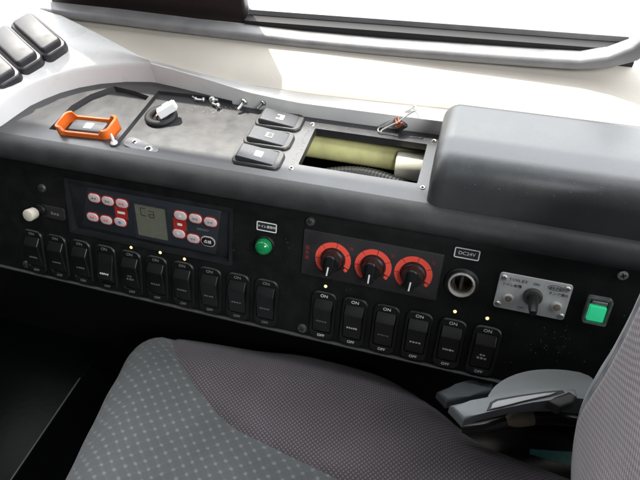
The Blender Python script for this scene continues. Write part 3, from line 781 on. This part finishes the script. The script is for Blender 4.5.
# grommet with white connector
pg = at_z(161, 114, FZ+.003)
gm = thing('rubber_grommet', 'black rubber grommet ring set in the console top', 'grommet', (pg.x, pg.y-.001, FZ))
bm = bmesh.new(); prof = []
for i in range(13):
    a = 2*pi*i/12; prof.append((.0108+.0035*cos(a), .0018+.0028*sin(a)))
lathe(bm, prof, 40); finish('ring', bm, M['rubber'], gm)
bm = bmesh.new(); lathe(bm, [(.0085, .0006), (0, .0006)], 30); finish('hole', bm, M['dark'], gm)
pcn = at_z(166, 106, FZ+.013)
cn = thing('wire_connector', 'white nylon wire connector poking out of the rubber grommet', 'connector', (pcn.x, pcn.y, FZ+.010), (R_(-12), R_(-18), R_(38)))
bm = bmesh.new(); box(bm, -.0085, .0075, -.0045, .0045, -.0034, .0034, .0006); box(bm, -.002, .004, -.0022, .0022, .0030, .0048, .0004); box(bm, .0070, .0088, -.0035, .0035, -.0026, .0026); finish('shell', bm, M['whitep'], cn)
for k, (m_, yy) in enumerate(((M['redprint'], .002), (M['print'], -.0005), (M['ink'], -.003))):
    bm = bmesh.new(); tube(bm, [(-.0080, yy, 0), (-.0105, yy, -.0005), (-.0125, yy*.7, -.0035), (-.0135, yy*.5, -.0075)], .0009, 8); finish('wire', bm, m_, cn)
# bracket plate with two holes
pb = (at_z(124, 141, FZ)+at_z(155, 154, FZ))/2
d = at_z(155, 154, FZ)-at_z(124, 141, FZ)
bp_ = thing('bracket_plate', 'small flat metal bracket with two screw holes on the console top', 'bracket', (pb.x+.001, pb.y+.0012, FZ), (0, 0, math.atan2(d.y, d.x)))
bm = bmesh.new(); rprism(bm, .0345, .0118, .005, 0, .0009, .0003); finish('plate', bm, M['platemetal'], bp_)
for hx, hy, rr_ in ((-.0085, .0015, .0014), (.0085, .0002, .0021)):
    bm = bmesh.new(); lathe(bm, [(rr_*1.7, .0009), (rr_*1.4, .0015), (rr_, .0013)], 20, hx, hy); s = finish('eyelet', bm, M['steel'], bp_)
    bm = bmesh.new(); lathe(bm, [(rr_, .0013), (rr_*.9, .0011), (0, .0011)], 20, hx, hy); finish('bore', bm, M['dark'], s)
# white push rivet
pr = at_z(114.5, 144, ZT)
pv = thing('push_rivet', 'white plastic push rivet standing at the console corner below the orange guard', 'rivet', (pr.x, pr.y, ZT))
bm = bmesh.new(); lathe(bm, [(.0040, -.0005), (.0042, .0004), (.0030, .0010)], 20); finish('washer', bm, M['rubber'], pv)
bm = bmesh.new(); lathe(bm, [(.0028, .0006), (.0030, .0014), (.0022, .0026), (.0012, .0030)], 20); tube(bm, [(0, 0, .0022), (-.0006, .0012, .0055), (-.0016, .0024, .0085)], [.0014, .0013, .0008], 10); finish('stem', bm, M['whitep'], pv)
# loose screws
def loose_screw(px, py, z, rot, lab, m, k=1.0):
    p = at_z(px, py, z+.002)
    lim = lerp(yf, p.x)-.0042*k
    if p.y > lim: p = at_y(px, py, lim)
    t = thing('loose_screw', lab, 'screw', (p.x, p.y, max(p.z, z+.0034*k)), rot, 'loose screws on the console top')
    bm = bmesh.new(); lathe(bm, [(0, .0046), (.0010, .0045), (.0026, .0036), (.0034, .0022), (.0034, .0016), (.0016, .0016)], 22); finish('head', bm, m, t)
    bm = bmesh.new(); prof = []
    for i in range(14): prof.append((.0015 if i % 2 else .0012, .0016-.00062*i))
    prof += [(.0006, -.0078), (0, -.0082)]; lathe(bm, prof, 14); finish('shank', bm, m, t)
    t.scale = (k, k, k)
loose_screw(243, 103.5, FZ, (R_(64), 0, R_(150)), 'silver screw lying loose beside the strip, left of the dark one', M['steel'])
loose_screw(262, 104.5, FZ, (R_(66), 0, R_(140)), 'dark small screw lying loose behind the rearmost grey rocker', M['darksteel'], .8)
loose_screw(214, 101, FZ, (R_(58), 0, R_(-20)), 'topmost screw of the loose silver pile at the back of the console', M['steel'], 1.0)
loose_screw(217, 106, FZ, (R_(88), 0, R_(70)), 'lowest screw of the loose silver pile, nearest the front', M['steel'], .8)
loose_screw(202, 100, FZ, (R_(92), 0, R_(100)), 'small screw lying flat at the left of the silver pile', M['steel'], .7)
loose_screw(195, 98.5, FZ, (R_(92), 0, R_(60)), 'outermost tiny screw, furthest left of the silver pile by the strip', M['steel'], .6)
# binder clip
cL, cR = at_z(379, 130, FZ+.0015), at_y(415.5, 108, .1365)
xa = (cR-cL).normalized(); ya = Vector((0, 0, 1)).cross(xa).normalized(); za = xa.cross(ya)
pc = (cL+cR)/2 - za*.0080
bc = thing('binder_clip', 'small black binder clip with wire handles and rusty edges behind the opening', 'clip', pc, Matrix((xa, ya, za)).transposed().to_euler())
bm = bmesh.new(); prism(bm, [(-.0046, 0), (.0046, 0), (.0014, .0077), (-.0014, .0077)], -.0060, .0060, .0003); finish('body', bm, M['rubber'], bc, rot=(pi/2, 0, 0))
bm = bmesh.new(); prism(bm, [(-.0036, -.0062), (.0036, -.0062), (.0036, -.0050), (-.0036, -.0050)], .0044, .0070, .0003); finish('rusty_edge', bm, M['copper'], bc)
for s in (-1, 1):
    bm = bmesh.new(); tube(bm, [(-s*.0012+s*.0001, -.0058, .0080), (-s*.0012, .0058, .0080)], .0008, 10); e = finish('edge_roll', bm, M['copper'], bc)
    L_ = .0165; z0, z1 = .0080, .0080
    bm = bmesh.new(); tube(bm, [(0, -.0040, z0), (s*L_*.5, -.0026, z0+(z1-z0)*.5), (s*L_*.86, -.0020, z0+(z1-z0)*.86), (s*L_*.96, -.0030, z1), (s*L_*1.06, -.0022, z1), (s*L_*1.1, 0, z1), (s*L_*1.06, .0022, z1), (s*L_*.96, .0030, z1), (s*L_*.86, .0020, z0+(z1-z0)*.86), (s*L_*.5, .0026, z0+(z1-z0)*.5), (0, .0040, z0)], .00065, 8); finish('wire_handle', bm, M['chrome'], bc)
# inside the opening
bm = bmesh.new(); tube(bm, [(-.09, .1215, .070), (.0, .1225, .069), (.16, .1255, .066)], .0098, 28); o = finish('inner_pipe', bm, M['chromeyellow'])
tag(o, 'yellow green painted pipe lying deep inside the console opening', 'pipe')
bm = bmesh.new(); lathe(bm, [(.0112, -.0115), (.0118, -.010), (.0118, .010), (.0112, .0115), (.0104, .0115), (.0104, -.0115), (.0112, -.0115)], 28); o = finish('sun_patch_band', bm, M['paleyellow'], loc=(.0945, .1165, .0685), rot=(0, pi/2, .02))  # bright sunlit patch on the pipe, put in as a pale band
tag(o, 'pale yellow band round the pipe inside the opening, standing in for a sunlit patch', 'band')
bm = bmesh.new(); pts = []; rad = []
for i in range(60):
    x = .02+.085*i/59; pts.append((x, .0985-.008*((x-.06)/.04)**2, .062+.004*sin(pi*i/59))); rad.append(.0076 if i % 2 else .0071)
tube(bm, pts, rad, 18); o = finish('corrugated_hose', bm, M['black'], smooth=12); tag(o, 'black corrugated hose lying inside the opening, in front of the pipe', 'hose')

# ---- black rockers on the white dashboard
dn = Vector((.135, -.22, 1)).normalized(); dpnt = Vector((-.249, .09, .1172))
W0, W1 = at_plane(28, 24, dpnt, dn), at_plane(56, 49, dpnt, dn)
yd = (W1-W0).normalized(); xd = yd.cross(dn).normalized()
mr = Matrix((xd, yd, dn)).transposed().to_euler()
for k, ((px, py), lab) in enumerate((((40, 38), 'large grey rocker on the white dashboard, whole in view, closest to the window'), ((16, 51), 'large grey rocker on the white dashboard, middle of three'), ((-6, 67), 'large grey rocker on the white dashboard, only its end in view'))):
    t = thing('dashboard_switch', lab, 'rocker switch', at_plane(px, py, dpnt, dn), mr, 'large grey rockers on the white dashboard')
    bm = bmesh.new(); rprism(bm, .0250, .0600, .0065, -.004, .0050, .0016, n=8); finish('bezel', bm, M['dashbezel'], t)
    bm = bmesh.new(); rprism(bm, .0195, .0500, .0035, .003, .0095, .0018, n=8); finish('rocker', bm, M['dashrocker'], t)

# ================================================================== SEAT
seat = thing('driver_seat', 'cloth driver seat with grey quilted cushion, purple grey bolster and pale backrest', 'seat', (.1, -.2, -.3))
bpy.context.view_layer.update()
SI = Matrix.Translation((-.1, .2, .3))
ZC = -.058
def zc(px, py, z=ZC-.008): p = at_z(px, py, z); return (p.x, p.y)
def smoothpoly(P, step=.006):
    """Catmull-Rom through open points"""
    out = []
    for i in range(len(P)-1):
        p0 = Vector(P[max(i-1, 0)]); p1 = Vector(P[i]); p2 = Vector(P[i+1]); p3 = Vector(P[min(i+2, len(P)-1)])
        m = max(2, int((p2-p1).length/step))
        for k in range(m):
            t = k/m; out.append(.5*((2*p1)+(p2-p0)*t+(2*p0-5*p1+4*p2-p3)*t*t+(3*p1-p0-3*p2+p3)*t**3))
    out.append(Vector(P[-1])); return out
edge = [zc(*p) for p in ((20, 560), (42, 515), (60, 480), (88, 425), (112, 380), (128, 352), (147, 337), (170, 334.5), (230, 343), (300, 353), (350, 364), (395, 380), (430, 401), (470, 432), (520, 456), (580, 479), (640, 500))]
ol = smoothpoly(edge)
ol = ol + [Vector((.40, -.12)), Vector((.40, -.264)), Vector((.40, -.42)), Vector((-.18, -.42))]
cpt = Vector((.1, -.2))
# the outline sits a little outside the silhouette
def offset(P, d):
    out = []; n = len(P)
    for i in range(n):
        t = (P[(i+1) % n]-P[i-1]).normalized(); out.append(P[i]+Vector((-t.y, t.x))*d)
    return out
ol = offset(ol, .006)
seam = smoothpoly([zc(*p, ZC) for p in ((168, 325), (172, 345), (183, 368), (205, 398), (232, 425), (280, 450), (340, 480), (420, 520))]+[(.21, -.165), (.30, -.225), (.392, -.262)], .004)
RE = .034
def dist_poly(p, P, closed):
    best = 9; n = len(P)
    for i in range(n if closed else n-1):
        a = P[i]; b = P[(i+1) % n]; ab = b-a; l2 = ab.length_squared
        t = 0 if l2 == 0 else max(0, min(1, (p-a).dot(ab)/l2)); q = (a+ab*t-p).length
        if q < best: best = q
    return best
def inside(p, P):
    c = False; n = len(P); j = n-1
    for i in range(n):
        if (P[i].y > p.y) != (P[j].y > p.y) and p.x < (P[j].x-P[i].x)*(p.y-P[i].y)/(P[j].y-P[i].y)+P[i].x: c = not c
        j = i
    return c
def zseat(p, d, ds):
    z = ZC
    if d < RE: z += -RE+math.sqrt(max(0, RE*RE-(RE-d)**2))
    z -= .0035*math.exp(-(ds/.0035)**2)
    z += .0013*sin(p.x*31+p.y*17) + .0007*sin(p.x*83-p.y*59+2*sin(p.y*40)) + .0005*sin(p.y*140+3*sin(p.x*25))
    return z
from mathutils.geometry import delaunay_2d_cdt
pts = list(ol); nb = len(pts)
seamin = [p for p in seam if inside(p, ol) and dist_poly(p, ol, True) > .0012]
# extend seam to the outline
first = min(ol, key=lambda q: (q-seamin[0]).length)
si0 = len(pts); pts += seamin
edges = [(i, (i+1) % nb) for i in range(nb)]
edges += [(ol.index(first), si0)] + [(si0+i, si0+i+1) for i in range(len(seamin)-1)]
lasti = min(range(nb), key=lambda i: (ol[i]-seamin[-1]).length)
edges.append((si0+len(seamin)-1, lasti))
fullseam = [first]+seamin+[ol[lasti]]
for dd in (.0006, .0018, .004, .0075, .012, .018, .025):
    for q in offset(ol, -dd):
        if inside(q, ol) and abs(dist_poly(q, ol, True)-dd) < dd*.3 and dist_poly(q, fullseam, False) > .0012: pts.append(q)
gx = -.2
while gx < .41:
    gy = -.42
    while gy < .03:
        q = Vector((gx, gy)); gy += .0062
        if inside(q, ol) and dist_poly(q, ol, True) > .028 and dist_poly(q, fullseam, False) > .0025: pts.append(q)
    gx += .0062
res = delaunay_2d_cdt(pts, edges, [], 1, 1e-6)
V2, F2 = res[0], res[2]
zs = [zseat(p, dist_poly(p, ol, True), dist_poly(p, fullseam, False)) for p in V2]
seamclosed = fullseam
# which side of the seam: console side (right of travel) is the bolster
polyb = fullseam + [Vector((.6, -.42)), Vector((.6, .1)), Vector((first.x, .1))]
def build_cushion(name, pick, m, par, skirt):
    bm = bmesh.new(); uvl = bm.loops.layers.uv.new('UVMap'); vm = {}
    def gv(i):
        if i not in vm: vm[i] = bm.verts.new(SI @ Vector((V2[i].x, V2[i].y, zs[i])))
        return vm[i]
    for f in F2:
        c = (V2[f[0]]+V2[f[1]]+V2[f[2]])/3
        if not inside(c, ol) or inside(c, polyb) != pick: continue
        fa_ = bm.faces.new([gv(i) for i in f])
        for lp, i in zip(fa_.loops, f):
            d = dist_poly(V2[i], ol, True); lp[uvl].uv = (V2[i].x, V2[i].y+ (0 if d > RE else .4*(RE-d)))
    if skirt:
        es = [e for e in bm.edges if e.is_boundary and all(dist_poly(Vector((v.co.x+.1, v.co.y-.2)), ol, True) < 1e-4 for v in e.verts)]
        r = bmesh.ops.extrude_edge_only(bm, edges=es)
        for v in [g for g in r['geom'] if isinstance(g, bmesh.types.BMVert)]: v.co.z -= .11
    me = bpy.data.meshes.new(name); bmesh.ops.recalc_face_normals(bm, faces=bm.faces[:]); bm.to_mesh(me); bm.free(); me.materials.append(m); me.shade_smooth()
    o = bpy.data.objects.new(name, me); COL.objects.link(o); o.parent = par; return o
build_cushion('cushion_centre', False, M['quilt'], seat, True)
build_cushion('cushion_bolster', True, M['bolster'], seat, True)
# backrest: stacked rounded sections
sil = [((580, 520), .445), ((580, 480), .405), ((577, 445), .378), ((578, 420), .36), ((583, 390), .338), ((595, 365), .320), ((610, 340), .302), ((629, 303), .280), ((652, 255), .262), ((700, 190), .245)]
P = smoothpoly([tuple(CAM+ray(*p)*t_) for p, t_ in sil], .006)
def section(p, r=.060):
    c = p + Vector((.89, -.46, 0))*r*1.0; out = []
    for i in range(41):
        a = R_(20+160*i/40 + 10)
        out.append(Vector((c.x + r*cos(a), c.y + r*sin(a), p.z)))
    return out
rows = []
for p in P:
    c = p + Vector((.89, -.46, 0))*.063; r = .060
    row = [Vector((c.x+.10, c.y+r, p.z))]
    for i in range(33):
        a = R_(90+90*i/32); row.append(Vector((c.x+r*cos(a), c.y+r*sin(a), p.z)))
    for k in range(1, 20): row.append(Vector((c.x-r-.012*sin(pi*k/19*.5)+.002*k*.5, c.y-.016*k, p.z)))
    rows.append(row)
SPLIT = 30
def build_back(name, k0, k1, m):
    bm = bmesh.new(); uvl = bm.loops.layers.uv.new('UVMap'); V = []; U = []
    vv = 0
    for ri, row in enumerate(rows):
        if ri: vv += (rows[ri][SPLIT]-rows[ri-1][SPLIT]).length
        uu = 0; L_ = []; ul = []
        for k in range(len(row)):
            if k: uu += (row[k]-row[k-1]).length
            if k0 <= k <= k1:
                q = row[k].copy()
                if k == SPLIT: q += Vector((.0022, -.0010, 0))
                L_.append(bm.verts.new(SI @ q)); ul.append((uu, vv))
        V.append(L_); U.append(ul)
    for a in range(len(V)-1):
        for k in range(len(V[0])-1):
            f = bm.faces.new((V[a][k], V[a][k+1], V[a+1][k+1], V[a+1][k]))
            for lp, (i, j) in zip(f.loops, ((a, k), (a, k+1), (a+1, k+1), (a+1, k))): lp[uvl].uv = U[i][j]
    bmesh.ops.recalc_face_normals(bm, faces=bm.faces[:])
    me = bpy.data.meshes.new(name); bm.to_mesh(me); bm.free(); me.materials.append(m); me.shade_smooth()
    o = bpy.data.objects.new(name, me); COL.objects.link(o); o.parent = seat
build_back('backrest_side', 0, SPLIT, M['ribbed'])
build_back('backrest_front', SPLIT, 99, M['pink'])
# grey plastic hinge covers between seat and console
def slab(name, pp, z, th, m, par, bev=.0015, rnd=False):
    pts = [at_z(px, py, z) for px, py in pp]; bm = bmesh.new()
    if rnd:
        q = [Vector((p.x, p.y)) for p in pts]; n = len(q); out = []
        for i in range(n):
            p0, p1, p2, p3 = q[i-1], q[i], q[(i+1) % n], q[(i+2) % n]
            for k in range(5):
                t = k/5; out.append(.5*((2*p1)+(p2-p0)*t+(2*p0-5*p1+4*p2-p3)*t*t+(3*p1-p0-3*p2+p3)*t**3))
        pts = out
    prism(bm, [(p.x, p.y) for p in pts][::-1], z-th, z, bev, 3)
    bm.transform(SI); return finish(name, bm, m, par)
slab('seat_lever', [(437, 391), (455, 384), (470, 380), (486, 376.5), (491, 377.5), (493.5, 381), (493, 391), (470, 396), (447, 402)], -.030, .012, M['midgrey'], seat, .003)
slab('hinge_cover', [(488, 402), (492, 390), (499, 383), (508, 377.5), (520, 373), (535, 370), (553, 369.3), (572, 371), (592, 377), (600, 398), (560, 397), (520, 398)], .010, .024, M['greyplastic'], seat, .007, True)
hc = slab('hinge_bracket', [(450, 405), (470, 400.5), (489, 397), (505, 393.5), (520, 391), (535, 389), (552, 388), (576, 388.5), (578, 397), (551, 400), (532, 402.5), (510, 407), (494, 410.5), (478, 414.5), (464, 420)], .016, .012, M['greyplastic'], seat, .0022)
sl = slab('bracket_slot', [(486.5, 411), (490, 402.5), (496, 399), (520, 395), (545, 391.5), (563, 390), (565, 392.5), (551, 396.5), (525, 402), (500, 408.5)], .0164, .0012, M['ink'], hc, .0002)
slab('bracket_insert', [(490.5, 409), (493, 403), (498, 400.5), (520, 396.7), (545, 393), (558, 391.6), (550, 395.2), (525, 400.2), (502, 406.2)], .0176, .002, M['silver'], hc, .0005)
slab('black_catch', [(548, 401), (556, 396), (570, 391), (577, 396), (574, 403), (560, 408)], .0205, .010, M['rubber'], seat, .002)
slab('latch_tongue', [(512, 406), (519, 402), (535, 401), (550, 402), (556, 407), (545, 411), (530, 413), (516, 418), (508, 424), (505, 420)], -.036, .004, M['silver'], seat, .0015)
slab('latch_housing', [(430, 440), (470, 424), (520, 410), (550, 404), (610, 408), (620, 490), (520, 490)], -.072, .05, M['gloss'], seat, .010)
bm = bmesh.new(); tube(bm, [at_z(462, 428, -.044), at_z(482, 426, -.038), at_z(515, 419, -.034), at_z(550, 416, -.034), at_z(590, 421, -.038)], [.004, .0055, .006, .006, .005], 18); bm.transform(SI); la = finish('latch_arm', bm, M['gloss'], seat)
bm = bmesh.new(); tube(bm, [at_z(506, 421, -.0335), at_z(518, 418.5, -.0325), at_z(532, 417, -.0325)], [.0045, .0064, .0062], 16); bm.transform(SI); finish('brown_reflection', bm, M['brass'], la)  # brownish reflection on the black arm, put in as a coloured tube
slab('teal_label', [(530, 449), (572, 452), (578, 466), (560, 463), (530, 454)], -.0715, .0005, M['teal'], seat, 0)

# ================================================================== FOOTWELL
bm = bmesh.new(); box(bm, -3, 3, -3, .19, -.42, -.40); finish('floor', bm, M['floor'], kind='structure')
sp_ = [at_z(80, 378, -.20), at_z(8, 484, -.20)]
fp = thing('step_panel', 'dim glossy black step panel with a thin metal edge in the footwell', 'panel')
dv_ = (sp_[1]-sp_[0]); nn = Vector((dv_.y, -dv_.x, 0)).normalized()
if nn.x > 0: nn = -nn
a, b = sp_[0]-dv_*.5, sp_[1]+dv_*.8
bm = bmesh.new(); prism(bm, [(a.x, a.y), (b.x, b.y), (b.x+nn.x*.3, b.y+nn.y*.3), (a.x+nn.x*.3, a.y+nn.y*.3)], -.206, -.201, .001); finish('panel_sheet', bm, M['stepblack'], fp)
bm = bmesh.new(); tube(bm, [sp_[0], b], .0011, 10); finish('metal_edge', bm, M['dulledge'], fp)
# unseen block added under the dashboard to keep sky light out of the footwell
bm = bmesh.new(); box(bm, -.62, -.42, -1.2, .19, -.40, .090); o = finish('footwell_blocker', bm, M['dark']); tag(o, 'unseen black block added under the white dashboard to keep low light out', 'footwell_blocker')

# ================================================================== DUST
bm = bmesh.new(); rnd = random.Random(11)
def fleck(p, n, s):
    t = n.orthogonal().normalized(); b = n.cross(t); a0 = rnd.random()*6.28; k = rnd.uniform(.35, 1)
    vs = [bm.verts.new(p+n*.0001+(t*cos(a0+q)+b*sin(a0+q)*k)*s*rnd.uniform(.6, 1.2)) for q in (0, 1.3, 2.6, 3.9, 5.1)]
    ap = bm.verts.new(p+n*(.0001+s*.5))
    for i in range(5): bm.faces.new((vs[i], vs[(i+1) % 5], ap))
for i in range(110):                                         # on the panel, thickest by the seat
    px = 470+170*rnd.random(); py = 290+100*rnd.random() if i < 70 else 330+25*rnd.random()
    if i > 70: px = rnd.gauss(553, 14); py = rnd.gauss(342, 8)
    u, v = on_panel(px, py)
    if -.024 < v < .085 and not (.172 < u < .228 and .036 < v < .07) and not (.228 < u < .26 and .038 < v < .07) and not (u < .19 and v < .03): fleck(pw(u, v), PN, rnd.choice((.00014, .0002, .00028, .0004)))
for i in range(70):
    u = rnd.uniform(-.04, .19); v = rnd.uniform(.022, .085)
    if not (.027 < u < .137 and .033 < v < .074) and not (.137 < u < .166 and .036 < v < .085) and not (-.015 < u < .01) and not (.17 < u): fleck(pw(u, v), PN, rnd.choice((.00015, .0002, .00026)))
for i in range(150):                                         # on the cover's front and the lip below it
    x = rnd.uniform(.13, .29); k = rnd.random()
    if k < .45:
        a = rnd.uniform(.15, 1.2); rf = .0185; z1 = .0915+BH+.003
        p = Vector((x, BY0+.0045+rf-rf*cos(a), z1-rf+rf*sin(a))); n_ = Vector((0, -cos(a), sin(a)))
    else:
        a = rnd.uniform(.5, 1.3); p = Vector((x, .0480-.0128*cos(a)+.0005, .0795+.0150*sin(a)+.0006)); n_ = Vector((0, -cos(a), sin(a)))
    fleck(p, n_, rnd.choice((.00012, .00016, .0002, .0003)))
for i in range(60):                                          # by the strip, on the console top
    fleck(Vector((rnd.uniform(-.14, .11), .118+.013*rnd.random()**.5, FZ)), Vector((0, 0, 1)), rnd.choice((.0002, .0003, .0005)))
for i in range(150):
    yy = rnd.uniform(.064, .1245); fleck(Vector((.0078+.0012*sin(yy*220)+rnd.gauss(0, .0006), yy, FZ)), Vector((0, 0, 1)), rnd.choice((.00025, .0004, .0006)))
for i in range(70):
    hx, hy = rnd.choice(((.0085, .1235), (.1105, .1238), (.1105, .0688), (.0085, .0672))); fleck(Vector((hx+rnd.gauss(0, .0022), hy+rnd.gauss(0, .0013), FZ)), Vector((0, 0, 1)), rnd.choice((.0002, .0003, .0005)))
for i in range(70): fleck(Vector((rnd.gauss(-.083, .011), rnd.gauss(.1245, .004), FZ)), Vector((0, 0, 1)), rnd.choice((.0003, .0005, .0008)))
for i in range(14): fleck(Vector((rnd.uniform(-.205, -.165), rnd.uniform(.108, .122), LZ)), Vector((0, 0, 1)), rnd.choice((.0003, .0005)))
finish('dust', bm, M['dust'], smooth=0, kind='stuff')

# ------------------------------------------------------------------ view
S.view_settings.view_transform = 'Standard'; S.view_settings.look = 'None'; S.view_settings.exposure = .25; S.view_settings.gamma = 1
S.cycles.max_bounces = 8
try: S.cycles.use_denoising = True
except Exception: pass
